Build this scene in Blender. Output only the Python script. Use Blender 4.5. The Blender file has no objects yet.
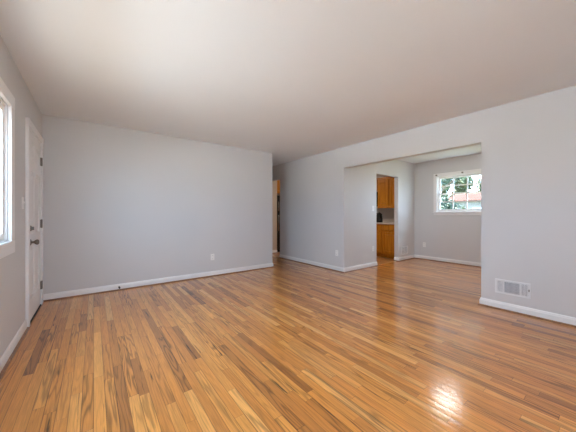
import bpy, bmesh, math, random
from mathutils import Vector, Matrix
random.seed(7)
S = bpy.context.scene
COL = S.collection
PI = math.pi

# ------------------------------------------------------------------ camera
F_PX, CX, HORIZON = 257.0, 288.0, 214.0
YAW = math.radians(37.1)
CAM_H = 1.14
cam_data = bpy.data.cameras.new('camera')
cam_data.sensor_width = 36.0
cam_data.lens = F_PX / 576.0 * 36.0
cam_data.shift_y = -(216.0 - HORIZON) / 576.0
cam_data.clip_start = 0.02
cam = bpy.data.objects.new('camera', cam_data)
cam.location = (0, 0, CAM_H)
cam.rotation_euler = (PI / 2, 0, -YAW)
COL.objects.link(cam)
S.camera = cam

# ------------------------------------------------------------------ world, sun, exposure
SKY_STRENGTH = 6.0
SKY_COLOR = (0.52, 0.73, 1.0, 1)
world = bpy.data.worlds.new('sky')
S.world = world
world.use_nodes = True
bg = world.node_tree.nodes['Background']
bg.inputs['Color'].default_value = SKY_COLOR
bg.inputs['Strength'].default_value = SKY_STRENGTH
sun_data = bpy.data.lights.new('sun', 'SUN')
sun_data.energy = 26.0
sun_data.color = (1.0, 0.94, 0.88)
sun_data.angle = math.radians(0.6)
sun = bpy.data.objects.new('sun', sun_data)
COL.objects.link(sun)
sun.rotation_euler = (math.radians(-42), 0, 0)      # high sun from beyond the back wall

def portal(name, loc, rot, w, h):
    d = bpy.data.lights.new(name, 'AREA')
    d.shape = 'RECTANGLE'; d.size = w; d.size_y = h
    d.cycles.is_portal = True
    o = bpy.data.objects.new(name, d); COL.objects.link(o)
    o.location = loc; o.rotation_euler = rot
S.view_settings.view_transform = 'Standard'
S.view_settings.look = 'None'
S.view_settings.gamma = 1.0
S.view_settings.use_curve_mapping = False
S.view_settings.exposure = 1.57
S.cycles.use_denoising = True
S.cycles.denoising_prefilter = 'ACCURATE'
S.cycles.max_bounces = 14
S.cycles.diffuse_bounces = 8
S.cycles.glossy_bounces = 4
S.cycles.transparent_max_bounces = 12
S.cycles.caustics_reflective = False
S.cycles.caustics_refractive = False
S.cycles.sample_clamp_indirect = 6.0

# ------------------------------------------------------------------ dimensions (metres)
XL, YB, YR = -0.540, 4.60, -0.90      # left wall, back wall, rear wall
XR, XR2 = 3.88, 4.00                  # right wall, both faces
XD = 6.62                             # far wall of the dining room and the kitchen
YD, YD2 = 3.33, 3.43                  # wall between dining room and kitchen
XBE = 3.06                            # end of the back wall, where the hall begins
H = 2.44
YK = 6.95                             # far end of the kitchen
YH = 7.40                             # far end of the hall
HEAD = 2.04

# ------------------------------------------------------------------ materials
def new_mat(name):
    m = bpy.data.materials.new(name); m.use_nodes = True
    nt = m.node_tree
    return m, nt, nt.nodes['Principled BSDF']

def nd(nt, typ, **kw):
    n = nt.nodes.new(typ)
    for k, v in kw.items():
        setattr(n, k, v)
    return n

def math_node(nt, op, a, b=None, c=None):
    n = nt.nodes.new('ShaderNodeMath'); n.operation = op
    for i, v in enumerate((a, b, c)):
        if v is None: continue
        if isinstance(v, (int, float)): n.inputs[i].default_value = v
        else: nt.links.new(v, n.inputs[i])
    return n.outputs[0]

def paint(name, col, rough=0.6, bump=0.04, scale=220, var=0.03, spec=0.35):
    m, nt, p = new_mat(name)
    tc = nd(nt, 'ShaderNodeTexCoord')
    n = nd(nt, 'ShaderNodeTexNoise'); n.inputs['Scale'].default_value = scale; n.inputs['Detail'].default_value = 3
    nt.links.new(tc.outputs['Object'], n.inputs['Vector'])
    n2 = nd(nt, 'ShaderNodeTexNoise'); n2.inputs['Scale'].default_value = 1.3; n2.inputs['Detail'].default_value = 2
    nt.links.new(tc.outputs['Object'], n2.inputs['Vector'])
    r = nd(nt, 'ShaderNodeMapRange'); r.inputs['To Min'].default_value = 1 - var; r.inputs['To Max'].default_value = 1 + var
    nt.links.new(n2.outputs['Fac'], r.inputs['Value'])
    mx = nd(nt, 'ShaderNodeMix', data_type='RGBA', blend_type='MULTIPLY')
    mx.inputs[0].default_value = 1.0
    mx.inputs[6].default_value = (*col, 1)
    nt.links.new(r.outputs['Result'], mx.inputs[7])
    nt.links.new(mx.outputs[2], p.inputs['Base Color'])
    p.inputs['Roughness'].default_value = rough
    p.inputs['Specular IOR Level'].default_value = spec
    if bump:
        b = nd(nt, 'ShaderNodeBump'); b.inputs['Strength'].default_value = bump; b.inputs['Distance'].default_value = 0.002
        nt.links.new(n.outputs['Fac'], b.inputs['Height'])
        nt.links.new(b.outputs['Normal'], p.inputs['Normal'])
    return m

def metal(name, col, rough=0.3):
    m = paint(name, col, rough, 0, 80, 0.05)
    m.node_tree.nodes['Principled BSDF'].inputs['Metallic'].default_value = 1.0
    return m

def glow(name, col, strength):
    m, nt, p = new_mat(name)
    p.inputs['Base Color'].default_value = (0.9, 0.9, 0.88, 1)
    p.inputs['Emission Color'].default_value = (*col, 1)
    p.inputs['Emission Strength'].default_value = strength
    return m

def pane_glass(name):
    m = bpy.data.materials.new(name); m.use_nodes = True
    nt = m.node_tree; nt.nodes.clear()
    out = nd(nt, 'ShaderNodeOutputMaterial')
    tr = nd(nt, 'ShaderNodeBsdfTransparent'); tr.inputs['Color'].default_value = (0.96, 0.98, 0.97, 1)
    gl = nd(nt, 'ShaderNodeBsdfGlossy'); gl.inputs['Roughness'].default_value = 0.02
    fr = nd(nt, 'ShaderNodeFresnel'); fr.inputs['IOR'].default_value = 1.45
    mx = nd(nt, 'ShaderNodeMixShader')
    ge = nd(nt, 'ShaderNodeNewGeometry')          # reflect on the entering face only
    nt.links.new(math_node(nt, 'MULTIPLY', fr.outputs[0], math_node(nt, 'SUBTRACT', 1.0, ge.outputs['Backfacing'])), mx.inputs[0]); nt.links.new(tr.outputs[0], mx.inputs[1]); nt.links.new(gl.outputs[0], mx.inputs[2])
    nt.links.new(mx.outputs[0], out.inputs['Surface'])
    return m

def oak_floor(name, ramp, board=0.057, rough=0.15, gain=1.0):
    """narrow strip boards running along Y, each with its own tone, grain and joints"""
    m, nt, p = new_mat(name)
    L = nt.links.new
    geo = nd(nt, 'ShaderNodeNewGeometry')
    sep = nd(nt, 'ShaderNodeSeparateXYZ'); L(geo.outputs['Position'], sep.inputs[0])
    X, Y = sep.outputs[0], sep.outputs[1]
    bx = math_node(nt, 'DIVIDE', X, board)
    row = math_node(nt, 'FLOOR', bx)
    fx = math_node(nt, 'SUBTRACT', bx, row)
    w1 = nd(nt, 'ShaderNodeTexWhiteNoise', noise_dimensions='1D'); L(row, w1.inputs['W'])
    ln = math_node(nt, 'MULTIPLY_ADD', w1.outputs['Value'], 0.6, 0.50)
    yy = math_node(nt, 'DIVIDE', math_node(nt, 'MULTIPLY_ADD', w1.outputs['Value'], 37.0, Y), ln)
    # uneven lengths: warp the coordinate along the row
    cell = math_node(nt, 'FLOOR', yy)
    fy = math_node(nt, 'SUBTRACT', yy, cell)
    cmb = nd(nt, 'ShaderNodeCombineXYZ'); L(row, cmb.inputs[0]); L(cell, cmb.inputs[1])
    w2 = nd(nt, 'ShaderNodeTexWhiteNoise', noise_dimensions='2D'); L(cmb.outputs[0], w2.inputs['Vector'])
    seed = w2.outputs['Value']
    w3 = nd(nt, 'ShaderNodeTexWhiteNoise', noise_dimensions='3D')
    cmb3 = nd(nt, 'ShaderNodeCombineXYZ'); L(row, cmb3.inputs[0]); L(cell, cmb3.inputs[1]); cmb3.inputs[2].default_value = 5.3
    L(cmb3.outputs[0], w3.inputs['Vector'])
    seed2 = w3.outputs['Value']
    cr = nd(nt, 'ShaderNodeValToRGB')
    els = cr.color_ramp.elements
    els[0].position, els[0].color = ramp[0][0], (*ramp[0][1], 1)
    els[1].position, els[1].color = ramp[-1][0], (*ramp[-1][1], 1)
    for pos, c in ramp[1:-1]:
        e = els.new(pos); e.color = (*c, 1)
    L(seed, cr.inputs['Fac'])
    # cathedral grain: contour lines of a stretched noise
    g = nd(nt, 'ShaderNodeCombineXYZ')
    L(math_node(nt, 'MULTIPLY_ADD', seed, 71.0, math_node(nt, 'MULTIPLY', X, 15.0)), g.inputs[0])
    L(math_node(nt, 'MULTIPLY_ADD', seed2, 43.0, math_node(nt, 'MULTIPLY', Y, 0.95)), g.inputs[1])
    L(math_node(nt, 'MULTIPLY', seed, 19.0), g.inputs[2])
    n1 = nd(nt, 'ShaderNodeTexNoise'); n1.inputs['Scale'].default_value = 1.0; n1.inputs['Detail'].default_value = 2.0; n1.inputs['Roughness'].default_value = 0.45
    L(g.outputs[0], n1.inputs['Vector'])
    rings = math_node(nt, 'SINE', math_node(nt, 'MULTIPLY', n1.outputs['Fac'], 58.0))
    rings = math_node(nt, 'POWER', math_node(nt, 'MULTIPLY_ADD', rings, 0.5, 0.5), 2.5)
    # fine pores
    g2 = nd(nt, 'ShaderNodeCombineXYZ')
    L(math_node(nt, 'MULTIPLY', X, 300.0), g2.inputs[0]); L(math_node(nt, 'MULTIPLY', Y, 9.0), g2.inputs[1]); L(seed2, g2.inputs[2])
    n2 = nd(nt, 'ShaderNodeTexNoise'); n2.inputs['Scale'].default_value = 1.0; n2.inputs['Detail'].default_value = 2
    L(g2.outputs[0], n2.inputs['Vector'])
    # dark mineral streaks and knots
    g3 = nd(nt, 'ShaderNodeCombineXYZ')
    L(math_node(nt, 'MULTIPLY_ADD', seed2, 31.0, math_node(nt, 'MULTIPLY', X, 48.0)), g3.inputs[0])
    L(math_node(nt, 'MULTIPLY', Y, 1.7), g3.inputs[1]); L(math_node(nt, 'MULTIPLY', seed2, 23.0), g3.inputs[2])
    n3 = nd(nt, 'ShaderNodeTexNoise'); n3.inputs['Scale'].default_value = 1.0; n3.inputs['Detail'].default_value = 4; n3.inputs['Roughness'].default_value = 0.6
    L(g3.outputs[0], n3.inputs['Vector'])
    st = nd(nt, 'ShaderNodeMapRange'); st.inputs['From Min'].default_value = 0.635; st.inputs['From Max'].default_value = 0.70
    L(n3.outputs['Fac'], st.inputs['Value'])
    # broad tone drift inside a board
    n4 = nd(nt, 'ShaderNodeTexNoise'); n4.inputs['Scale'].default_value = 0.8; n4.inputs['Detail'].default_value = 1
    L(g.outputs[0], n4.inputs['Vector'])
    k = math_node(nt, 'MULTIPLY_ADD', math_node(nt, 'MULTIPLY', rings, math_node(nt, 'MULTIPLY_ADD', math_node(nt, 'POWER', seed2, 2.0), 0.55, 0.08)), -1.0, 1.06)
    k = math_node(nt, 'MULTIPLY', k, math_node(nt, 'MULTIPLY_ADD', n2.outputs['Fac'], 0.70, 0.65))
    k = math_node(nt, 'MULTIPLY', k, math_node(nt, 'MULTIPLY_ADD', n4.outputs['Fac'], 0.5, 0.75))
    k = math_node(nt, 'MULTIPLY', k, math_node(nt, 'MULTIPLY_ADD', st.outputs['Result'], -0.80, 1.0))
    # joints
    ex = math_node(nt, 'ABSOLUTE', math_node(nt, 'SUBTRACT', fx, 0.5))
    ey = math_node(nt, 'MULTIPLY', math_node(nt, 'ABSOLUTE', math_node(nt, 'SUBTRACT', fy, 0.5)), 1.0)
    jx = math_node(nt, 'GREATER_THAN', ex, 0.470)
    jy = math_node(nt, 'GREATER_THAN', ey, 0.4988)
    j = math_node(nt, 'MAXIMUM', jx, jy)
    k = math_node(nt, 'MULTIPLY', k, math_node(nt, 'MULTIPLY_ADD', math_node(nt, 'MULTIPLY', j, math_node(nt, 'MULTIPLY_ADD', math_node(nt, 'POWER', seed2, 3.0), 0.55, 0.36)), -1.0, 1.0))
    k = math_node(nt, 'MULTIPLY', k, gain)
    mx = nd(nt, 'ShaderNodeMix', data_type='RGBA', blend_type='MULTIPLY'); mx.inputs[0].default_value = 1.0
    L(cr.outputs['Color'], mx.inputs[6]); L(k, mx.inputs[7])
    L(mx.outputs[2], p.inputs['Base Color'])
    p.inputs['Roughness'].default_value = 0.42
    p.inputs['Specular IOR Level'].default_value = 0.3
    p.inputs['Coat Weight'].default_value = 1.0
    p.inputs['Coat Roughness'].default_value = rough
    p.inputs['Coat IOR'].default_value = 1.5
    # slightly cupped boards ripple the varnish
    hgt = math_node(nt, 'MULTIPLY_ADD', math_node(nt, 'MULTIPLY', ex, ex), -1.2, math_node(nt, 'MULTIPLY', n4.outputs['Fac'], 1.0))
    hgt = math_node(nt, 'SUBTRACT', hgt, math_node(nt, 'MULTIPLY', j, 0.35))
    hgt = math_node(nt, 'SUBTRACT', hgt, math_node(nt, 'MULTIPLY', rings, 0.10))
    b = nd(nt, 'ShaderNodeBump'); b.inputs['Strength'].default_value = 0.40; b.inputs['Distance'].default_value = 0.0014
    L(hgt, b.inputs['Height'])
    L(b.outputs['Normal'], p.inputs['Normal']); L(b.outputs['Normal'], p.inputs['Coat Normal'])
    return m

def wood(name, c1, c2, axis=2, rough=0.35, scale=1.0):
    m, nt, p = new_mat(name)
    tc = nd(nt, 'ShaderNodeTexCoord'); mp = nd(nt, 'ShaderNodeMapping')
    sc = [22 * scale] * 3; sc[axis] = 1.6 * scale
    mp.inputs['Scale'].default_value = sc
    nt.links.new(tc.outputs['Object'], mp.inputs['Vector'])
    n = nd(nt, 'ShaderNodeTexNoise'); n.inputs['Scale'].default_value = 1.5; n.inputs['Detail'].default_value = 5
    nt.links.new(mp.outputs[0], n.inputs['Vector'])
    cr = nd(nt, 'ShaderNodeValToRGB')
    cr.color_ramp.elements[0].position = 0.35; cr.color_ramp.elements[0].color = (*c1, 1)
    cr.color_ramp.elements[1].position = 0.68; cr.color_ramp.elements[1].color = (*c2, 1)
    nt.links.new(n.outputs['Fac'], cr.inputs['Fac'])
    nt.links.new(cr.outputs['Color'], p.inputs['Base Color'])
    p.inputs['Roughness'].default_value = rough
    return m

def leafy(name, c1, c2):
    m, nt, p = new_mat(name)
    tc = nd(nt, 'ShaderNodeTexCoord')
    n = nd(nt, 'ShaderNodeTexNoise'); n.inputs['Scale'].default_value = 3.5; n.inputs['Detail'].default_value = 3
    nt.links.new(tc.outputs['Object'], n.inputs['Vector'])
    cr = nd(nt, 'ShaderNodeValToRGB')
    cr.color_ramp.elements[0].position = 0.35; cr.color_ramp.elements[0].color = (*c1, 1)
    cr.color_ramp.elements[1].position = 0.65; cr.color_ramp.elements[1].color = (*c2, 1)
    nt.links.new(n.outputs['Fac'], cr.inputs['Fac'])
    nt.links.new(cr.outputs['Color'], p.inputs['Base Color'])
    p.inputs['Roughness'].default_value = 0.5
    return m

M = {}
M['wall'] = paint('grey_wall_paint', (0.65, 0.645, 0.645), 0.55, 0.05)
M['kitchen_wall'] = paint('beige_kitchen_paint', (0.58, 0.48, 0.38), 0.55, 0.05)  # grey kitchen paint, tinted tan for the warm lamp light on it
M['backsplash'] = paint('greige_kitchen_paint', (0.58, 0.53, 0.49), 0.5, 0.05)
M['ceiling'] = paint('ceiling_paint', (0.805, 0.83, 0.85), 0.8, 0.05, 160)
M['trim'] = paint('white_trim_paint', (0.84, 0.83, 0.82), 0.35, 0.0, 60, 0.015)
M['door'] = paint('white_door_paint', (0.80, 0.785, 0.775), 0.4, 0.0, 60, 0.015)
M['plastic'] = paint('white_plastic', (0.86, 0.85, 0.83), 0.35, 0, 60, 0.01)
M['slot'] = paint('dark_slot', (0.03, 0.03, 0.03), 0.6, 0)
M['vent'] = paint('white_enamel_steel', (0.80, 0.81, 0.82), 0.35, 0, 60, 0.02)
M['duct'] = paint('grey_duct_interior', (0.16, 0.18, 0.22), 0.7, 0)
M['nickel'] = metal('aged_bronze_metal', (0.22, 0.19, 0.16), 0.32)
M['hinge'] = metal('hinge_metal', (0.25, 0.22, 0.19), 0.4)
M['rubber'] = paint('black_rubber', (0.02, 0.02, 0.02), 0.6, 0)
M['shoe'] = wood('stained_shoe_molding', (0.22, 0.10, 0.045), (0.36, 0.18, 0.08), 0, 0.35)
M['cabinet'] = cab = wood('honey_oak_cabinet', (0.48, 0.170, 0.010), (0.64, 0.265, 0.022), 2, 0.30)
cab.node_tree.nodes['Principled BSDF'].inputs['Specular IOR Level'].default_value = 0.2
M['worktop'] = paint('beige_laminate', (0.66, 0.58, 0.51), 0.3, 0.0, 300, 0.06)
M['black'] = paint('black_enamel', (0.012, 0.012, 0.013), 0.25, 0, 60, 0.02, 0.5)
M['chrome'] = metal('brushed_steel', (0.6, 0.6, 0.6), 0.25)
M['glass'] = pane_glass('window_glass')
M['gasket'] = paint('dark_threshold', (0.012, 0.010, 0.008), 0.6, 0)  # threshold darkened to stand for the shade in the gap below the door
M['lamp'] = glow('lit_opal_glass', (1.0, 0.97, 0.93), 10.0)
M['lamp_l'] = glow('lit_opal_glass_living', (1.0, 0.94, 0.88), 11.0)  # glow of the added living room fill lamp
M['lamp_k'] = glow('lit_opal_glass_kitchen', (1.0, 0.90, 0.76), 14.0)  # glow of the added kitchen fill lamp
OAK = [(0.0, (0.33, 0.115, 0.024)), (0.07, (0.45, 0.162, 0.031)), (0.16, (0.55, 0.200, 0.037)), (0.45, (0.61, 0.226, 0.040)),
       (0.70, (0.66, 0.265, 0.052)), (0.90, (0.71, 0.310, 0.072)), (1.0, (0.76, 0.37, 0.110))]
M['oak'] = oak_floor('oak_strip_floor', OAK, gain=0.94)
M['kfloor'] = oak_floor('orange_kitchen_floor', [(0.0, (0.46, 0.20, 0.06)), (0.5, (0.50, 0.23, 0.075)), (1.0, (0.54, 0.26, 0.09))], 0.15, 0.3)
M['grass'] = leafy('lawn_grass', (0.11, 0.125, 0.075), (0.18, 0.19, 0.12))
M['concrete'] = paint('pale_concrete', (0.54, 0.53, 0.51), 0.8, 0.1, 30, 0.08)
M['mulch'] = leafy('bark_mulch', (0.13, 0.11, 0.09), (0.22, 0.19, 0.155))  # dull ground colour for the added strip that damps bounced light
M['bark'] = wood('tree_bark', (0.06, 0.045, 0.035), (0.14, 0.11, 0.085), 2, 0.9)
M['leaf_green'] = leafy('green_leaves', (0.008, 0.024, 0.013), (0.020, 0.048, 0.026))
M['leaf_light'] = leafy('yellow_green_leaves', (0.04, 0.055, 0.02), (0.075, 0.09, 0.04))
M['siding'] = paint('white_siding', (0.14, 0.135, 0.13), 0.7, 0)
M['roof'] = paint('red_roof_tiles', (0.050, 0.020, 0.015), 0.9, 0.2, 12, 0.15, 0.05)

# ------------------------------------------------------------------ mesh helpers
class MB:
    def __init__(self):
        self.bm = bmesh.new()
    def box(self, x0, x1, y0, y1, z0, z1, bevel=0.0, seg=2):
        t = bmesh.new()
        bmesh.ops.create_cube(t, size=1.0)
        for v in t.verts:
            v.co = Vector(((x0 + x1) / 2 + v.co.x * (x1 - x0), (y0 + y1) / 2 + v.co.y * (y1 - y0), (z0 + z1) / 2 + v.co.z * (z1 - z0)))
        if bevel > 0:
            bmesh.ops.bevel(t, geom=list(t.edges), offset=bevel, segments=seg, profile=0.5, affect='EDGES')
        self._merge(t); return self
    def _merge(self, t, smooth=False, mat=None):
        if mat is not None: t.transform(mat)
        me = bpy.data.meshes.new('tmp')
        if smooth:
            for f in t.faces: f.smooth = True
        t.to_mesh(me); t.free()
        self.bm.from_mesh(me); bpy.data.meshes.remove(me)
    def lathe(self, profile, seg=32, mat=None, smooth=True):
        """profile: (radius, height) about the local Z axis"""
        t = bmesh.new(); rings = []
        for r, z in profile:
            if r < 1e-6: rings.append([t.verts.new((0, 0, z))])
            else: rings.append([t.verts.new((r * math.cos(2 * PI * i / seg), r * math.sin(2 * PI * i / seg), z)) for i in range(seg)])
        for a, b in zip(rings, rings[1:]):
            for i in range(seg):
                j = (i + 1) % seg
                if len(a) == 1 and len(b) == 1: continue
                if len(a) == 1: t.faces.new((a[0], b[i], b[j]))
                elif len(b) == 1: t.faces.new((a[i], a[j], b[0]))
                else: t.faces.new((a[i], a[j], b[j], b[i]))
        if len(rings[0]) > 1: t.faces.new(list(reversed(rings[0])))
        if len(rings[-1]) > 1: t.faces.new(rings[-1])
        bmesh.ops.recalc_face_normals(t, faces=t.faces)
        self._merge(t, smooth, mat); return self
    def tube(self, pts, radii, seg=12):
        t = bmesh.new(); rings = []
        pts = [Vector(q) for q in pts]
        if isinstance(radii, (int, float)): radii = [radii] * len(pts)
        for i, q in enumerate(pts):
            d = (pts[min(i + 1, len(pts) - 1)] - pts[max(i - 1, 0)]).normalized()
            up = Vector((0, 0, 1)) if abs(d.z) < 0.9 else Vector((1, 0, 0))
            a = d.cross(up).normalized(); b = d.cross(a).normalized()
            rings.append([t.verts.new(q + (a * math.cos(2 * PI * k / seg) + b * math.sin(2 * PI * k / seg)) * radii[i]) for k in range(seg)])
        for a, b in zip(rings, rings[1:]):
            for k in range(seg):
                t.faces.new((a[k], a[(k + 1) % seg], b[(k + 1) % seg], b[k]))
        t.faces.new(rings[0]); t.faces.new(rings[-1])
        bmesh.ops.recalc_face_normals(t, faces=t.faces)
        self._merge(t, True); return self
    def raised(self, x0, x1, z0, z1, y, levels):
        """rectangular panel in the XZ plane facing -Y: levels = (inset, dy) steps, dy negative = towards the viewer"""
        t = bmesh.new(); prev = None
        for ins, dy in levels:
            ring = [t.verts.new((x0 + ins, y + dy, z0 + ins)), t.verts.new((x1 - ins, y + dy, z0 + ins)),
                    t.verts.new((x1 - ins, y + dy, z1 - ins)), t.verts.new((x0 + ins, y + dy, z1 - ins))]
            if prev:
                for i in range(4):
                    t.faces.new((prev[i], prev[(i + 1) % 4], ring[(i + 1) % 4], ring[i]))
            prev = ring
        t.faces.new(prev)
        bmesh.ops.recalc_face_normals(t, faces=t.faces)
        # face the viewer (-Y)
        top = t.faces[:][-1] if False else max(t.faces, key=lambda f: f.calc_area())
        if top.normal.y > 0: bmesh.ops.reverse_faces(t, faces=t.faces)
        self._merge(t); return self
    def build(self, name, mat, parent=None):
        me = bpy.data.meshes.new(name)
        self.bm.to_mesh(me); self.bm.free()
        o = bpy.data.objects.new(name, me); COL.objects.link(o)
        me.materials.append(mat)
        if parent is not None: o.parent = parent
        return o

def struct(o, label=None):
    o['kind'] = 'structure'
    if label: o['label'] = label
    return o

def thing(name, label, cat, loc=(0, 0, 0), rz=0.0, group=None):
    o = bpy.data.objects.new(name, None); COL.objects.link(o)
    o.empty_display_size = 0.1
    o.location = loc; o.rotation_euler = (0, 0, rz)
    o['label'] = label; o['category'] = cat
    if group: o['group'] = group
    return o

def sroot(name, loc=(0, 0, 0), rz=0.0):
    o = bpy.data.objects.new(name, None); COL.objects.link(o)
    o.empty_display_size = 0.1
    o.location = loc; o.rotation_euler = (0, 0, rz)
    o['kind'] = 'structure'
    return o

def dup(root, loc, rz, label, group=None):
    r = root.copy(); COL.objects.link(r)
    r.location = loc; r.rotation_euler = (0, 0, rz); r['label'] = label
    if group: r['group'] = group
    for ch in list(root.children):
        c = ch.copy(); COL.objects.link(c); c.parent = r
        for gch in list(ch.children):
            d = gch.copy(); COL.objects.link(d); d.parent = c
    return r

def wall(name, axis, a0, a1, t0, t1, z0, z1, holes, mat):
    """wall along an axis ('x' or 'y') with rectangular holes (a0,a1,z0,z1), one closed mesh"""
    As = sorted({a0, a1, *[h[0] for h in holes], *[h[1] for h in holes]})
    Zs = sorted({z0, z1, *[max(z0, h[2]) for h in holes], *[h[3] for h in holes]})
    As = [a for a in As if a0 <= a <= a1]
    def solid(i, j):
        if not (0 <= i < len(As) - 1 and 0 <= j < len(Zs) - 1): return False
        ca, cz = (As[i] + As[i + 1]) / 2, (Zs[j] + Zs[j + 1]) / 2
        return not any(h[0] < ca < h[1] and h[2] < cz < h[3] for h in holes)
    bm = bmesh.new(); cache = {}
    def v(i, j, t):
        key = (i, j, t)
        if key not in cache:
            a, z = As[i], Zs[j]
            cache[key] = bm.verts.new((a, t, z) if axis == 'x' else (t, a, z))
        return cache[key]
    for i in range(len(As) - 1):
        for j in range(len(Zs) - 1):
            if not solid(i, j): continue
            bm.faces.new((v(i, j, t0), v(i + 1, j, t0), v(i + 1, j + 1, t0), v(i, j + 1, t0)))
            bm.faces.new((v(i, j, t1), v(i, j + 1, t1), v(i + 1, j + 1, t1), v(i + 1, j, t1)))
            if not solid(i - 1, j): bm.faces.new((v(i, j, t0), v(i, j + 1, t0), v(i, j + 1, t1), v(i, j, t1)))
            if not solid(i + 1, j): bm.faces.new((v(i + 1, j, t0), v(i + 1, j, t1), v(i + 1, j + 1, t1), v(i + 1, j + 1, t0)))
            if not solid(i, j - 1): bm.faces.new((v(i, j, t0), v(i, j, t1), v(i + 1, j, t1), v(i + 1, j, t0)))
            if not solid(i, j + 1): bm.faces.new((v(i, j + 1, t0), v(i + 1, j + 1, t0), v(i + 1, j + 1, t1), v(i, j + 1, t1)))
    bmesh.ops.recalc_face_normals(bm, faces=bm.faces)
    me = bpy.data.meshes.new(name); bm.to_mesh(me); bm.free()
    o = bpy.data.objects.new(name, me); COL.objects.link(o); me.materials.append(mat)
    return struct(o)

def sweep(path, profile):
    """profile (offset to the left of the path, z) swept along a plan polyline with mitred corners"""
    P = [Vector(q) for q in path]
    mb = MB(); t = bmesh.new(); rings = []
    for i, q in enumerate(P):
        ns = []
        if i > 0: d = (P[i] - P[i - 1]).normalized(); ns.append(Vector((-d.y, d.x)))
        if i < len(P) - 1: d = (P[i + 1] - P[i]).normalized(); ns.append(Vector((-d.y, d.x)))
        n = ns[0] if len(ns) == 1 else (ns[0] + ns[1]) / (1 + ns[0].dot(ns[1]))
        rings.append([t.verts.new((q.x + n.x * o, q.y + n.y * o, z)) for o, z in profile])
    m = len(profile)
    for a, b in zip(rings, rings[1:]):
        for k in range(m):
            t.faces.new((a[k], a[(k + 1) % m], b[(k + 1) % m], b[k]))
    t.faces.new(rings[0]); t.faces.new(list(reversed(rings[-1])))
    bmesh.ops.recalc_face_normals(t, faces=t.faces)
    mb._merge(t); return mb

BASE_PROF = [(0.0, 0.0), (0.014, 0.0), (0.014, 0.068), (0.011, 0.076), (0.008, 0.088), (0.004, 0.093), (0.0, 0.093)]
SHOE_PROF = [(0.014, 0.0), (0.030, 0.0), (0.029, 0.007), (0.025, 0.013), (0.020, 0.017), (0.014, 0.018)]
def baseboard(name, path):
    b = struct(sweep(path, BASE_PROF).build(name, M['trim']))
    s = sweep(path, SHOE_PROF).build('shoe_molding', M['shoe'], b)
    s['label'] = 'brown stained wood shoe molding'
    return b

# ------------------------------------------------------------------ floor, ceiling, walls
fl = MB()
fl.box(XL - 0.12, XR, YR - 0.12, YH + 0.12, -0.12, 0)
fl.box(XR, XD + 0.14, YR - 0.12, YD + 0.02, -0.12, 0)
struct(fl.build('floor', M['oak']), 'glossy honey oak strip floor with boards running towards the back wall')
struct(MB().box(XR, XD + 0.14, YD + 0.02, YH + 0.12, -0.12, 0).build('floor_kitchen', M['kfloor']))
struct(MB().box(XL - 0.12, XD + 0.14, YR - 0.12, YH + 0.12, H, H + 0.12).build('ceiling', M['ceiling']))

WIN1 = (1.10, 2.95, 0.926, 1.995)       # picture window in the left wall: y, z
DOOR = (3.66, 4.44, 0.0, 2.045)
wall('wall_left', 'y', YR - 0.12, YB + 0.12, XL - 0.07, XL, 0, H, [WIN1, DOOR], M['wall'])
wall('wall_back', 'x', XL, XBE, YB, YB + 0.12, 0, H, [], M['wall'])
wall('wall_hall_left', 'y', YB + 0.12, YH, XBE - 0.12, XBE, 0, H, [], M['wall'])
wall('wall_hall_end', 'x', XBE - 0.12, XR2, YH, YH + 0.12, 0, H, [], M['wall'])
wall('wall_right', 'y', YR, YH, XR, XR2, 0, H, [(1.11, YD, -1, HEAD), (5.48, 6.20, -1, 2.06)], M['wall'])
KD = (4.955, 5.843)
wall('wall_dining_left', 'x', XR2, XD, YD, YD2, 0, H, [(KD[0], KD[1], -1, 2.03)], M['wall'])
WIN2 = (1.56, 2.785, 1.19, 2.04)      # dining window, y and z of the opening
wall('wall_dining_far', 'y', YR - 0.12, YH + 0.12, XD, XD + 0.14, 0, H, [WIN2], M['wall'])
FILL_WIN = (-0.35, 0.65, 0.90, 2.00)         # unseen window added behind the camera for fill light
wall('wall_rear', 'x', XL, XD, YR - 0.12, YR, 0, H, [FILL_WIN], M['wall'])
wall('wall_kitchen_end', 'x', XR2, XD, YK, YK + 0.12, 0, H, [], M['kitchen_wall'])
STUB_X = 4.285
wall('wall_kitchen_stub', 'x', XR2, STUB_X, 6.20, YK, 0, H, [], M['kitchen_wall'])
# kitchen skins of painted wall board on the kitchen side of the shared walls
wall('wall_kitchen_far', 'y', YD2, YK, XD - 0.012, XD, 0, H, [], M['backsplash'])

# ------------------------------------------------------------------ baseboards
baseboard('baseboard_left', [(XL, 3.60), (XL, YR)][::-1][::-1])
baseboard('baseboard_back', [(XBE, YH), (XBE, YB), (XL, YB)][::-1][::-1])
baseboard('baseboard_right', [(XR2, 1.11), (XR, 1.11), (XR, YR)][::-1])
baseboard('baseboard_dining_left', [(XR, 5.48), (XR, YD), (KD[0], YD), (KD[0], YD2)][::-1])
baseboard('baseboard_dining_far', [(KD[1], YD2), (KD[1], YD), (XD, YD), (XD, YR)][::-1])
baseboard('baseboard_kitchen_stub', [(XR2, 6.20), (STUB_X, 6.20)][::-1])

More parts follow.
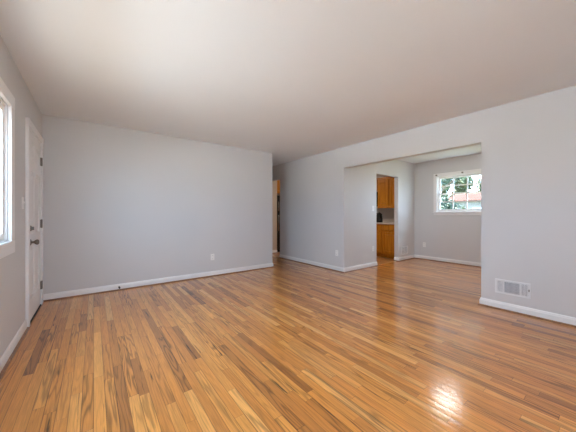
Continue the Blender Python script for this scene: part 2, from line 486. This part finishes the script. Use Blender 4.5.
# ------------------------------------------------------------------ picture window in the left wall
w1 = sroot('window_1', (XL, 0, 0))
y0, y1, z0, z1 = WIN1
cw = 0.10
c = MB()
c.box(0, 0.022, y1, y1 + cw, z0, z1, 0.004); c.box(0, 0.022, y0 - cw, y0, z0, z1, 0.004)
c.box(0, 0.024, y0 - cw, y1 + cw, z1, z1 + cw, 0.004); c.box(0, 0.024, y0 - cw, y1 + cw, z0 - cw, z0, 0.004)
c.build('casing', M['trim'], w1)
c = MB()
for a, b, e, f in ((y0, y0 + 0.012, z0, z1), (y1 - 0.012, y1, z0, z1), (y0 + 0.012, y1 - 0.012, z0, z0 + 0.012), (y0 + 0.012, y1 - 0.012, z1 - 0.012, z1)):
    c.box(-0.07, -0.001, a, b, e, f)
c.build('window_jamb', M['trim'], w1)
c = MB(); a0, a1, b0, b1 = y0 + 0.012, y1 - 0.012, z0 + 0.012, z1 - 0.012
for a, b, e, f in ((a0, a0 + 0.045, b0, b1), (a1 - 0.045, a1, b0, b1), (a0 + 0.045, a1 - 0.045, b0, b0 + 0.05), (a0 + 0.045, a1 - 0.045, b1 - 0.05, b1)):
    c.box(-0.055, -0.018, a, b, e, f, 0.003)
for yc in (a0 + 0.50, a1 - 0.50):
    c.box(-0.055, -0.018, yc - 0.03, yc + 0.03, b0 + 0.05, b1 - 0.05, 0.003)
c.build('sash', M['trim'], w1)
MB().box(-0.040, -0.036, a0 + 0.045, a1 - 0.045, b0 + 0.05, b1 - 0.05).build('glass_pane', M['glass'], w1)
portal('daylight_portal_left', (XL - 0.075, (y0 + y1) / 2, (z0 + z1) / 2), (PI / 2, 0, -PI / 2), y1 - y0, z1 - z0)

# ------------------------------------------------------------------ front door in the left wall
d1 = sroot('door_1', (XL, 0, 0))
d1['label'] = 'white six panel front door in the left wall'
dy0, dy1 = 3.685, 4.415
# slab built facing -Y then turned to face +X ; local x runs towards +y of the room
slab = sroot('door_slab'); COL.objects.unlink(slab); bpy.data.objects.remove(slab)
def door_slab():
    mb = MB(); W, Hh, T = dy1 - dy0, 2.02, 0.042
    st, ml = 0.10, 0.085
    xs = [(st, (W - ml) / 2), ((W + ml) / 2, W - st)]
    zs = [(0.24, 0.80), (0.93, 1.60), (1.71, 1.90)]
    # stiles and rails
    for a, b in ((0, st), ((W - ml) / 2, (W + ml) / 2), (W - st, W)):
        mb.box(a, b, 0, T, 0.024, Hh)
    for (a, b) in xs:
        for e, f in ((0.024, 0.24), (0.80, 0.93), (1.60, 1.71), (1.90, Hh)):
            mb.box(a, b, 0, T, e, f)
        for e, f in zs:
            mb.raised(a, b, e, f, 0, [(0, 0), (0.010, 0.015), (0.026, 0.016), (0.050, 0.004)])
            mb.box(a, b, 0.02, T, e, f)
    rot = Matrix.Translation((0.012, dy0, 0)) @ Matrix.Rotation(PI / 2, 4, 'Z')
    mb.bm.transform(rot)
    return mb
door_slab().build('door_panel', M['door'], d1)
c = MB()
c.box(0, 0.026, dy0 - 0.085, dy0 - 0.015, 0, 2.032, 0.005)
c.box(0, 0.026, dy1 + 0.015, dy1 + 0.105, 0, 2.032, 0.005)
c.box(0, 0.028, dy0 - 0.085, dy1 + 0.105, 2.032, 2.102, 0.005)
c.box(-0.07, 0.0, dy0 - 0.025, dy0 - 0.003, 0, 2.025)
c.box(-0.07, 0.0, dy1 + 0.003, dy1 + 0.025, 0, 2.025)
c.box(-0.07, 0.0, dy0 - 0.025, dy1 + 0.025, 2.025, 2.045)
c.build('door_casing', M['trim'], d1)
MB().box(-0.07, 0.020, dy0 - 0.003, dy1 + 0.003, 0.0, 0.017, 0.003).build('threshold', M['gasket'], d1)['label'] = 'dark threshold strip'
ky = dy0 + 0.06
to_x = Matrix.Rotation(PI / 2, 4, 'Y')                   # local Z -> +X
kn = MB()
kn.lathe([(0.0, 0), (0.033, 0), (0.033, 0.006), (0.026, 0.011), (0.012, 0.013), (0.011, 0.030), (0.020, 0.038), (0.028, 0.050), (0.027, 0.062), (0.017, 0.070), (0.0, 0.072)],
         28, Matrix.Translation((0.012, ky, 0.845)) @ to_x)
kn.build('door_knob', M['nickel'], d1)['label'] = 'dark metal door knob'
db = MB()
db.lathe([(0.0, 0), (0.030, 0), (0.030, 0.007), (0.024, 0.013), (0.0, 0.014)], 28, Matrix.Translation((0.012, ky, 0.99)) @ to_x)
db.box(0.024, 0.044, ky - 0.005, ky + 0.005, 0.972, 1.008, 0.003)
db.build('deadbolt', M['nickel'], d1)['label'] = 'dark metal deadbolt turn'
for hz in (0.254, 1.02, 1.79):
    h = MB()
    h.box(0.010, 0.0145, dy1 - 0.036, dy1 - 0.001, hz - 0.05, hz + 0.05, 0.001)
    h.box(0.010, 0.029, dy1 - 0.001, dy1 + 0.022, hz - 0.05, hz + 0.05, 0.001)
    h.lathe([(0, -0.054), (0.004, -0.053), (0.007, -0.05), (0.007, 0.05), (0.004, 0.053), (0, 0.054)], 14, Matrix.Translation((0.022, dy1 + 0.002, hz)))
    h.build('hinge', M['hinge'], d1)['label'] = 'dark metal butt hinge'

# ------------------------------------------------------------------ dining window in the far wall
w2 = sroot('window_2', (XD, 0, 0))
y0, y1, z0, z1 = WIN2
cw = 0.07
c = MB()
c.box(-0.020, 0, y1, y1 + cw, z0, z1, 0.004); c.box(-0.020, 0, y0 - cw, y0, z0, z1, 0.004)
c.box(-0.022, 0, y0 - cw, y1 + cw, z1, z1 + cw, 0.004)
c.box(-0.018, 0, y0 - cw, y1 + cw, z0 - cw - 0.01, z0 - 0.022, 0.004)
c.build('casing', M['trim'], w2)
MB().box(-0.035, 0.14, y0 - cw - 0.012, y1 + cw + 0.012, z0 - 0.022, z0, 0.004).bm
sl = MB(); sl.box(-0.036, 0.0, y0 - cw - 0.012, y1 + cw + 0.012, z0 - 0.022, z0, 0.004); sl.build('window_sill', M['trim'], w2)
c = MB()
for a, b, e, f in ((y0, y0 + 0.012, z0, z1), (y1 - 0.012, y1, z0, z1), (y0 + 0.012, y1 - 0.012, z0, z0 + 0.012), (y0 + 0.012, y1 - 0.012, z1 - 0.012, z1)):
    c.box(0.001, 0.14, a, b, e, f)
c.build('window_jamb', M['trim'], w2)
a0, a1 = y0 + 0.012, y1 - 0.012
zm = (z0 + z1) / 2 + 0.0
def sash(zb, zt, xin, lower):
    s = MB(); r = 0.045
    s.box(xin, xin + 0.03, a0, a0 + r, zb, zt, 0.002); s.box(xin, xin + 0.03, a1 - r, a1, zb, zt, 0.002)
    s.box(xin, xin + 0.03, a0 + r, a1 - r, zb, zb + (0.05 if lower else 0.03), 0.002)
    s.box(xin, xin + 0.03, a0 + r, a1 - r, zt - (0.03 if lower else 0.045), zt, 0.002)
    zb2, zt2 = zb + (0.05 if lower else 0.03), zt - (0.03 if lower else 0.045)
    n = 4
    for i in range(1, n):
        yc = a0 + r + (a1 - a0 - 2 * r) * i / n
        s.box(xin + 0.008, xin + 0.020, yc - 0.012, yc + 0.012, zb2, zt2)
    for i in range(n):
        ya = a0 + r + (a1 - a0 - 2 * r) * i / n + (0.012 if i else 0)
        yb = a0 + r + (a1 - a0 - 2 * r) * (i + 1) / n - (0.012 if i < n - 1 else 0)
        s.box(xin + 0.008, xin + 0.020, ya, yb, (zb2 + zt2) / 2 - 0.012, (zb2 + zt2) / 2 + 0.012)
    o = s.build('sash', M['trim'], w2)
    g = MB().box(xin + 0.014, xin + 0.018, a0 + r, a1 - r, zb2, zt2).build('glass_pane', M['glass'], o)
sash(z0 + 0.012, zm + 0.015, 0.030, True)
sash(zm - 0.015, z1 - 0.012, 0.062, False)
for yc in (y1 - 0.005, (y0 + y1) / 2 + 0.06, y0 + 0.005):
    b = MB(); b.box(-0.052, -0.022, yc - 0.016, yc + 0.016, z1 + 0.012, z1 + 0.046, 0.003)
    b.box(-0.058, -0.052, yc - 0.010, yc + 0.010, z1 + 0.012, z1 + 0.030, 0.001)
    b.build('blind_bracket', M['hinge'], w2)['label'] = 'small dark blind bracket'
portal('daylight_portal_dining', (XD + 0.15, (y0 + y1) / 2, (z0 + z1) / 2), (PI / 2, 0, PI / 2), y1 - y0, z1 - z0)

# ------------------------------------------------------------------ added rear window, unseen, lets in fill daylight
w3 = sroot('window_3', (0, YR, 0))
x0, x1, z0, z1 = FILL_WIN
c = MB()
for a, b, e, f in ((x0 - 0.1, x0, z0, z1), (x1, x1 + 0.1, z0, z1), (x0 - 0.1, x1 + 0.1, z1, z1 + 0.1), (x0 - 0.1, x1 + 0.1, z0 - 0.1, z0)):
    c.box(a, b, 0, 0.022, e, f, 0.004)
c.build('casing', M['trim'], w3)
c = MB()
for a, b, e, f in ((x0, x0 + 0.05, z0, z1), (x1 - 0.05, x1, z0, z1), (x0 + 0.05, x1 - 0.05, z1 - 0.05, z1), (x0 + 0.05, x1 - 0.05, z0, z0 + 0.05), ((x0 + x1) / 2 - 0.03, (x0 + x1) / 2 + 0.03, z0 + 0.05, z1 - 0.05)):
    c.box(a, b, -0.06, -0.02, e, f, 0.003)
c.build('sash', M['trim'], w3)
MB().box(x0 + 0.05, x1 - 0.05, -0.042, -0.038, z0 + 0.05, z1 - 0.05).build('glass_pane', M['glass'], w3)
portal('daylight_portal_rear', ((x0 + x1) / 2, YR - 0.13, (z0 + z1) / 2), (PI / 2, 0, 0), x1 - x0, z1 - z0)

# ------------------------------------------------------------------ outlets, switches
def outlet(label, loc, rz, group):
    r = thing('wall_outlet', label, 'outlet', loc, rz, group)
    MB().box(-0.036, 0.036, -0.006, 0, -0.058, 0.058, 0.003).build('cover_plate', M['plastic'], r)
    for s in (-1, 1):
        k = MB(); k.box(-0.017, 0.017, -0.009, -0.006, s * 0.026 - 0.015, s * 0.026 + 0.015, 0.0014)
        f = k.build('socket', M['plastic'], r)
        q = MB()
        q.box(-0.008, -0.006, -0.0095, -0.0089, s * 0.026 - 0.003, s * 0.026 + 0.007)
        q.box(0.006, 0.008, -0.0095, -0.0089, s * 0.026 - 0.003, s * 0.026 + 0.006)
        q.box(-0.002, 0.002, -0.0095, -0.0089, s * 0.026 - 0.011, s * 0.026 - 0.007)
        q.build('slots', M['slot'], f)
    return r
GO = 'white duplex outlets low on the walls'
ol = outlet('white duplex outlet low on the back wall, in the right half of that wall', (1.74, YB, 0.35), 0, GO)
dup(ol, (XR, 3.509, 0.36), -PI / 2, 'white duplex outlet low on the hall wall, left of the dining room corner')
dup(ol, (4.83, YD, 0.39), 0, 'white duplex outlet just left of the kitchen doorway, below the light switch')
dup(ol, (XD, 3.08, 0.37), -PI / 2, 'white duplex outlet on the dining room wall, below and left of the window')

def switch(label, loc, rz, group):
    r = thing('light_switch', label, 'light switch', loc, rz, group)
    MB().box(-0.036, 0.036, -0.006, 0, -0.058, 0.058, 0.003).build('cover_plate', M['plastic'], r)
    k = MB(); k.box(-0.005, 0.005, -0.018, -0.006, -0.004, 0.014, 0.002); k.build('toggle', M['plastic'], r)
    return r
sw = switch('white toggle light switch on the left wall between the window and the front door', (XL, 3.475, 1.245), PI / 2, 'white toggle light switches')
dup(sw, (4.83, YD, 1.26), 0, 'white toggle light switch just left of the kitchen doorway, above an outlet')

# ------------------------------------------------------------------ wall registers
r = thing('floor_level_register', 'wide white three section air vent low on the right wall near the room corner', 'vent', (XR, 0.811, 0.278), -PI / 2)
W2, H2 = 0.158, 0.084
f = MB()
f.box(-W2, W2, -0.010, 0, H2 - 0.020, H2, 0.003); f.box(-W2, W2, -0.010, 0, -H2, -H2 + 0.020, 0.003)
f.box(-W2, -W2 + 0.020, -0.010, 0, -H2 + 0.018, H2 - 0.018); f.box(W2 - 0.020, W2, -0.010, 0, -H2 + 0.018, H2 - 0.018)
for xx in (-0.076, 0.072):
    f.box(xx - 0.006, xx + 0.006, -0.009, 0, -H2 + 0.018, H2 - 0.018)
f.build('frame', M['vent'], r)
MB().box(-W2 + 0.018, W2 - 0.018, -0.002, 0.0, -H2 + 0.018, H2 - 0.018).build('duct_opening', M['duct'], r)['label'] = 'dark opening behind the louvers'
l = MB()
for (a, b) in ((-W2 + 0.020, -0.082), (-0.070, 0.066), (0.078, W2 - 0.020)):
    n = 11
    for i in range(n):
        zc = -H2 + 0.020 + (2 * H2 - 0.04) * (i + 0.5) / n
        l.box(a, b, -0.008, -0.002, zc - 0.0024, zc + 0.0024)
    if b - a < 0.1:
        m = 5
        for i in range(m):
            xc = a + (b - a) * (i + 0.5) / m
            l.box(xc - 0.0018, xc + 0.0018, -0.007, -0.002, -H2 + 0.018, H2 - 0.018)
l.build('louvers', M['vent'], r)
MB().box(W2 - 0.014, W2 - 0.006, -0.022, -0.010, -0.006, 0.020, 0.002).build('damper_lever', M['hinge'], r)

r = thing('return_register', 'small squarish white air vent low on the dining wall right of the kitchen doorway', 'vent', (6.125, YD, 0.245), 0)
W2, H2 = 0.155, 0.105
f = MB()
f.box(-W2, W2, -0.010, 0, H2 - 0.025, H2, 0.003); f.box(-W2, W2, -0.010, 0, -H2, -H2 + 0.025, 0.003)
f.box(-W2, -W2 + 0.025, -0.010, 0, -H2 + 0.02, H2 - 0.02); f.box(W2 - 0.025, W2, -0.010, 0, -H2 + 0.02, H2 - 0.02)
f.box(-0.006, 0.006, -0.009, 0, -H2 + 0.02, H2 - 0.02)
f.build('frame', M['vent'], r)
MB().box(-W2 + 0.02, W2 - 0.02, -0.002, 0, -H2 + 0.02, H2 - 0.02).build('duct_opening', M['duct'], r)['label'] = 'dark opening behind the louvers'
l = MB()
for i in range(9):
    zc = -H2 + 0.025 + (2 * H2 - 0.05) * (i + 0.5) / 9
    l.box(-W2 + 0.022, W2 - 0.022, -0.009, -0.002, zc - 0.006, zc + 0.006)
l.build('louvers', M['vent'], r)

# ------------------------------------------------------------------ door stop on the back baseboard
r = thing('door_stop', 'small dark door stop screwed to the white baseboard of the back wall', 'door stop', (0.305, YB - 0.014, 0.050), 0)
toy = Matrix.Rotation(PI / 2, 4, 'X')                    # local Z -> -Y
MB().lathe([(0.0, 0), (0.013, 0), (0.013, 0.004), (0.006, 0.008), (0.005, 0.060), (0.0, 0.060)], 18, toy).build('stem', M['hinge'], r)
MB().lathe([(0.0, 0.056), (0.010, 0.058), (0.012, 0.066), (0.010, 0.078), (0.0, 0.082)], 18, toy).build('rubber_tip', M['rubber'], r)

# ------------------------------------------------------------------ kitchen units (local front faces -Y, turned to face -X)
XK = XD - 0.012
def panel_front(mb, x0, x1, z0, z1, y, T=0.02, fr=0.055):
    mb.box(x0, x0 + fr, y, y + T, z0, z1, 0.002); mb.box(x1 - fr, x1, y, y + T, z0, z1, 0.002)
    mb.box(x0 + fr, x1 - fr, y, y + T, z0, z0 + fr, 0.002); mb.box(x0 + fr, x1 - fr, y, y + T, z1 - fr, z1, 0.002)
    mb.raised(x0 + fr, x1 - fr, z0 + fr, z1 - fr, y + 0.001, [(0, 0), (0.006, 0.012), (0.016, 0.0125), (0.040, 0.001)])
    mb.box(x0 + fr, x1 - fr, y + 0.013, y + T, z0 + fr, z1 - fr)
def base_unit(label, yc, w):
    r = thing('base_cabinet', label, 'cabinet', (XK, yc, 0), -PI / 2, 'honey oak base cabinets')
    D = 0.575
    b = MB(); b.box(-w / 2, w / 2, -D, 0, 0.10, 0.875); b.box(-w / 2, w / 2, -D + 0.07, 0, 0, 0.10)
    b.build('body', M['cabinet'], r)
    d = MB(); panel_front(d, -w / 2 + 0.018, w / 2 - 0.018, 0.125, 0.665, -D - 0.02); d.build('door', M['cabinet'], r)
    e = MB(); e.box(-w / 2 + 0.018, w / 2 - 0.018, -D - 0.02, -D, 0.715, 0.85, 0.010, 3); e.build('drawer', M['cabinet'], r)
    return r
def wall_unit(label, yc, w, zb=1.335, zt=2.10):
    r = thing('wall_cabinet', label, 'cabinet', (XK, yc, 0), -PI / 2, 'honey oak wall cabinets')
    D = 0.315
    MB().box(-w / 2, w / 2, -D, 0, zb, zt).build('body', M['cabinet'], r)
    d = MB(); panel_front(d, -w / 2 + 0.015, w / 2 - 0.015, zb + 0.03, zt - 0.03, -D - 0.02, 0.02, 0.06); d.build('door', M['cabinet'], r)
    MB().box(-w / 2, w / 2, -D - 0.012, -D + 0.01, zb - 0.035, zb, 0.004).build('light_rail', M['cabinet'], r)
    MB().box(-w / 2, w / 2, -D - 0.03, -D + 0.0, zt, zt + 0.035, 0.008).build('cornice', M['cabinet'], r)
    return r
base_unit('honey oak base cabinet with door and drawer nearest the kitchen doorway', 3.665, 0.45)
base_unit('honey oak base cabinet at the left in the kitchen doorway, under the black kettle', 4.12, 0.45)
base_unit('honey oak base cabinet under the worktop, beneath the black microwave', 4.575, 0.45)
wall_unit('honey oak wall cabinet at the right edge of the kitchen doorway', 3.64, 0.41)
wall_unit('honey oak wall cabinet above the black kettle, beside the microwave', 4.02, 0.34)
wall_unit('short honey oak wall cabinet directly above the black microwave', 4.575, 0.75, 1.80, 2.10)
r = thing('worktop', 'beige laminate kitchen worktop lying on the honey oak base cabinets', 'worktop', (XK, 4.12, 0.875), -PI / 2)
MB().box(-0.68, 0.69, -0.62, 0, 0, 0.036, 0.006).build('slab', M['worktop'], r)
MB().box(-0.68, 0.69, -0.02, 0, 0.036, 0.13, 0.004).build('upstand', M['worktop'], r)
# microwave
r = thing('microwave', 'black over-counter microwave under the short wall cabinet in the kitchen', 'microwave', (XK, 4.575, 1.35), -PI / 2)
MB().box(-0.37, 0.37, -0.38, 0, 0, 0.41, 0.006).build('body', M['black'], r)
MB().box(-0.365, 0.20, -0.40, -0.38, 0.03, 0.405, 0.004).build('door', M['black'], r)
MB().box(0.21, 0.365, -0.395, -0.38, 0.03, 0.405, 0.003).build('control_panel', M['black'], r)
MB().tube([(0.18, -0.40, 0.06), (0.18, -0.43, 0.08), (0.18, -0.43, 0.36), (0.18, -0.40, 0.38)], 0.008).build('handle', M['black'], r)
# kettle
r = thing('kettle', 'black kettle standing on the beige kitchen worktop', 'kettle', (6.27, 4.13, 0.9115), math.radians(-110))
r.scale = (1.05, 1.05, 1.18)
MB().lathe([(0, 0), (0.082, 0), (0.086, 0.01), (0.088, 0.05), (0.080, 0.12), (0.066, 0.18), (0.058, 0.20), (0, 0.20)], 32).build('body', M['black'], r)
MB().lathe([(0.058, 0.20), (0.050, 0.214), (0.025, 0.222), (0.012, 0.224), (0.014, 0.242), (0, 0.248)], 28).build('lid', M['black'], r)
MB().tube([(-0.060, 0, 0.185), (-0.10, 0, 0.215), (-0.135, 0, 0.19), (-0.138, 0, 0.11), (-0.118, 0, 0.05), (-0.084, 0, 0.04)], 0.011).build('handle', M['black'], r)
MB().tube([(0.070, 0, 0.11), (0.100, 0, 0.15), (0.118, 0, 0.195)], [0.026, 0.018, 0.012]).build('spout', M['black'], r)
# refrigerator in the alcove seen through the hall doorway, front faces -Y
r = thing('refrigerator', 'black refrigerator in the kitchen alcove, glimpsed through the hall doorway', 'refrigerator', (4.66, YK - 0.01, 0), 0)
MB().box(-0.36, 0.36, -0.63, 0, 0.0, 1.70, 0.01).build('body', M['black'], r)
for nm, e, f in (('fridge_door', 0.06, 1.16), ('freezer_door', 1.175, 1.69)):
    MB().box(-0.36, 0.36, -0.70, -0.645, e, f, 0.01, 3).build(nm, M['black'], r)
for e, f in ((0.62, 1.12), (1.21, 1.52)):
    MB().tube([(-0.31, -0.70, e), (-0.31, -0.74, e + 0.03), (-0.31, -0.74, f - 0.03), (-0.31, -0.70, f)], 0.010).build('handle', M['chrome'], r)['label'] = 'brushed steel handle'
r = thing('wall_cabinet', 'honey oak cabinet hanging above the black refrigerator, glimpsed through the hall doorway', 'cabinet', (4.66, YK, 1.76), 0, 'honey oak wall cabinets')
MB().box(-0.37, 0.37, -0.66, 0, 0, 0.56).build('body', M['cabinet'], r)
for a, b in ((-0.36, -0.005), (0.005, 0.36)):
    d = MB(); panel_front(d, a, b, 0.015, 0.545, -0.68); d.build('door', M['cabinet'], r)

# ------------------------------------------------------------------ ceiling lamps
def flush_lamp(label, loc, glass, group='flush ceiling lamps', rad=0.21):
    r = thing('ceiling_lamp', label, 'ceiling lamp', loc, 0, group)
    MB().lathe([(0, 0), (rad + 0.008, 0), (rad + 0.01, -0.016), (rad - 0.01, -0.022), (0, -0.022)][::-1], 40).build('base', M['trim'], r)
    MB().lathe([(rad, -0.022), (rad * 0.95, -0.034), (rad * 0.75, -0.046), (rad * 0.4, -0.053), (0, -0.055)], 40).build('lamp_shade', glass, r)
flush_lamp('lit white flush dome lamp on the dining room ceiling', (5.36, 2.08, H), M['lamp'])
flush_lamp('lit white flush dome lamp on the living room ceiling, above the viewer', (1.7, -0.05, H), M['lamp_l'])  # unseen lamp added to lift the living room brightness
flush_lamp('lit white flush dome lamp on the kitchen ceiling', (5.15, 4.90, H), M['lamp_k'])  # unseen lamp added to brighten the kitchen

# ------------------------------------------------------------------ outdoors, seen through the windows or out of view
struct(MB().box(-80, XL - 32.0, -60, 60, -0.5, -0.40).build('ground_front', M['grass']))
struct(MB().box(XL - 32.0, XL - 3.0, -40, 40, -0.5, -0.38).build('ground_driveway', M['concrete']))  # unseen pale ground added to bounce sunlight up to the ceiling
struct(MB().box(XL - 3.0, XL - 0.08, -40, 40, -0.5, -0.37).build('ground_flower_bed', M['mulch']))  # unseen darker ground added to damp the bright spot on the ceiling
struct(MB().box(XD + 0.15, 80, -60, 60, -0.5, -0.40).build('ground_garden', M['grass']))
struct(MB().box(XL - 0.14, XD + 0.15, -40, YR - 0.13, -0.5, -0.10).build('ground_patio', M['concrete']))

def foliage(blobs, n, size):
    t = bmesh.new()
    tot = sum(b[1] ** 2 for b in blobs)
    for c, rad in blobs:
        for _ in range(int(n * rad * rad / tot)):
            d = Vector((random.gauss(0, 1), random.gauss(0, 1), random.gauss(0, 1))).normalized()
            q = Vector(c) + d * rad * (random.random() ** 0.4)
            s = size * random.uniform(0.6, 1.3)
            a = Vector((random.gauss(0, 1), random.gauss(0, 1), random.gauss(0, 0.6))).normalized()
            b = a.cross(Vector((random.gauss(0, 1), random.gauss(0, 1), random.gauss(0, 1)))).normalized()
            fold = a.cross(b) * s * 0.15
            v = [t.verts.new(q - a * s), t.verts.new(q + b * s * 0.45 + fold), t.verts.new(q + a * s), t.verts.new(q - b * s * 0.45 + fold)]
            t.faces.new((v[0], v[1], v[2])); t.faces.new((v[0], v[2], v[3]))
    mb = MB(); mb._merge(t); return mb

def tree(name, label, loc, h, blobs, n, size, leaf, branches=(), cat='tree', group=None, tr=0.14):
    r = thing(name, label, cat, loc, 0, group)
    tk = MB(); tk.tube([(0, 0, 0), (0.05, 0.03, h * 0.4), (-0.03, 0.05, h * 0.75), (0, 0, h)], [tr, tr * 0.8, tr * 0.6, tr * 0.3])
    for b in branches: tk.tube([(0, 0, b[0]), ((b[1]) * 0.5, b[2] * 0.5, b[0] + (b[3] - b[0]) * 0.65), (b[1], b[2], b[3])], [tr * 0.4, tr * 0.25, tr * 0.1])
    tk.build('trunk', M['bark'], r)
    foliage(blobs, n, size).build('foliage', leaf, r)
    return r
def ray(u, d):            # plan position at a bearing of the picture and a depth along the view axis
    k = (u - CX) / F_PX
    return (d * (math.sin(YAW) + k * math.cos(YAW)), d * (math.cos(YAW) - k * math.sin(YAW)))
px, py = ray(446, 13.0)
tree('garden_shrub', 'tall dark green shrub at the left in the dining window', (px, py, -0.4), 1.6,
     [((0, 0, 1.6), 0.45), ((0.1, 0.3, 1.1), 0.5), ((0, -0.25, 1.9), 0.35), ((0.1, 0.1, 2.2), 0.25), ((-0.1, -0.3, 1.2), 0.4)], 2600, 0.07, M['leaf_green'], (), 'shrub', None, 0.05)
px, py = ray(447, 17.0)
tree('shade_tree', 'large green tree whose open branches hang into the upper part of the dining window', (px, py + 0.9, -0.4), 8.5,
     [((0, -0.2, 4.0), 0.6), ((0.2, -1.1, 3.85), 0.45), ((0.0, -1.6, 4.1), 0.35), ((0.3, 0.6, 4.6), 0.9), ((0.2, -0.9, 5.2), 1.1), ((0, -2.4, 4.9), 0.8), ((0, -3.4, 4.6), 0.5),
      ((0.3, -0.5, 7.6), 2.2), ((0, 1.6, 6.6), 1.6), ((0.2, -3.0, 7.0), 1.9), ((0, -1.4, 9.4), 1.9), ((0, -4.6, 6.6), 1.3), ((0.2, 0.9, 8.8), 1.6), ((0, -3.2, 8.8), 1.5)],  # high crown added out of view to keep sky off the floor reflection
     14000, 0.15, M['leaf_green'], ((2.2, 0.1, -1.4, 3.8), (2.8, 0.1, -3.2, 4.6), (2.6, 0.2, 1.0, 4.5), (3.5, 0.2, -4.0, 6.5)), 'tree', None, 0.16)
px, py = ray(464, 16.0)
tree('flowering_shrub', 'low yellow green shrub in front of the neighbouring house', (px, py, -0.4), 1.3,
     [((0, 0, 1.5), 0.4), ((0.1, 0.5, 1.4), 0.45), ((0, -0.5, 1.3), 0.4), ((0, 0.1, 1.95), 0.2)], 900, 0.06, M['leaf_light'], (), 'shrub', None, 0.04)
# neighbouring house: ridge along Y
hx, hy = ray(476, 27.0)
r = thing('neighbouring_house', 'white house with a low red roof beyond the garden in the dining window', 'house', (hx, hy, -0.4))
MB().box(0, 7, -6, 2.6, 0, 2.9).build('wall', M['siding'], r)
t = MB()
tb = bmesh.new()
vs = [tb.verts.new(q) for q in ((-0.5, -6.4, 2.85), (-0.5, 3.0, 2.85), (3.5, 3.0, 3.9), (3.5, -6.4, 3.9), (7.5, -6.4, 2.85), (7.5, 3.0, 2.85),
                                (-0.5, -6.4, 3.0), (-0.5, 3.0, 3.0), (3.5, 3.0, 4.05), (3.5, -6.4, 4.05), (7.5, -6.4, 3.0), (7.5, 3.0, 3.0))]
for f in ((0, 3, 2, 1), (3, 4, 5, 2), (6, 7, 8, 9), (9, 8, 11, 10), (0, 1, 7, 6), (4, 10, 11, 5), (0, 6, 9, 3), (3, 9, 10, 4), (1, 2, 8, 7), (2, 5, 11, 8)):
    tb.faces.new([vs[i] for i in f])
bmesh.ops.recalc_face_normals(tb, faces=tb.faces)
t._merge(tb); t.build('roof', M['roof'], r)
for yc in (-3.5, -0.2):
    wn = MB().box(-0.05, 0.0, yc - 0.5, yc + 0.5, 1.1, 2.2).build('window', M['trim'], r)
    MB().box(-0.06, -0.05, yc - 0.43, yc + 0.43, 1.17, 2.13).build('pane', M['black'], wn)

# tall trees added beyond the house to cover the bright sky
for i, (u, d, hh, rr) in enumerate(((440, 46, 9.0, 1.65), (463, 46, 10.0, 1.65), (488, 46, 9.5, 1.65))):
    px, py = ray(u, d)
    tree('garden_tree', ['tall pale green tree far behind the dark shrub at the left of the dining window',
         'tall pale green tree behind the red roof, left of the middle of the dining window', 'tall pale green tree at the right edge of the dining window'][i],
         (px, py, -0.4), hh * 0.75, [((0, 0, hh * 0.72), rr), ((0.3, rr * 0.3, hh * 0.48), rr * 0.95), ((-0.3, -rr * 0.3, hh * 0.40), rr * 0.95), ((0, 0, hh * 0.22), rr * 0.8)],
         3600, 0.32, M['leaf_light'], (), 'tree', 'tall trees beyond the neighbouring house', 0.25)
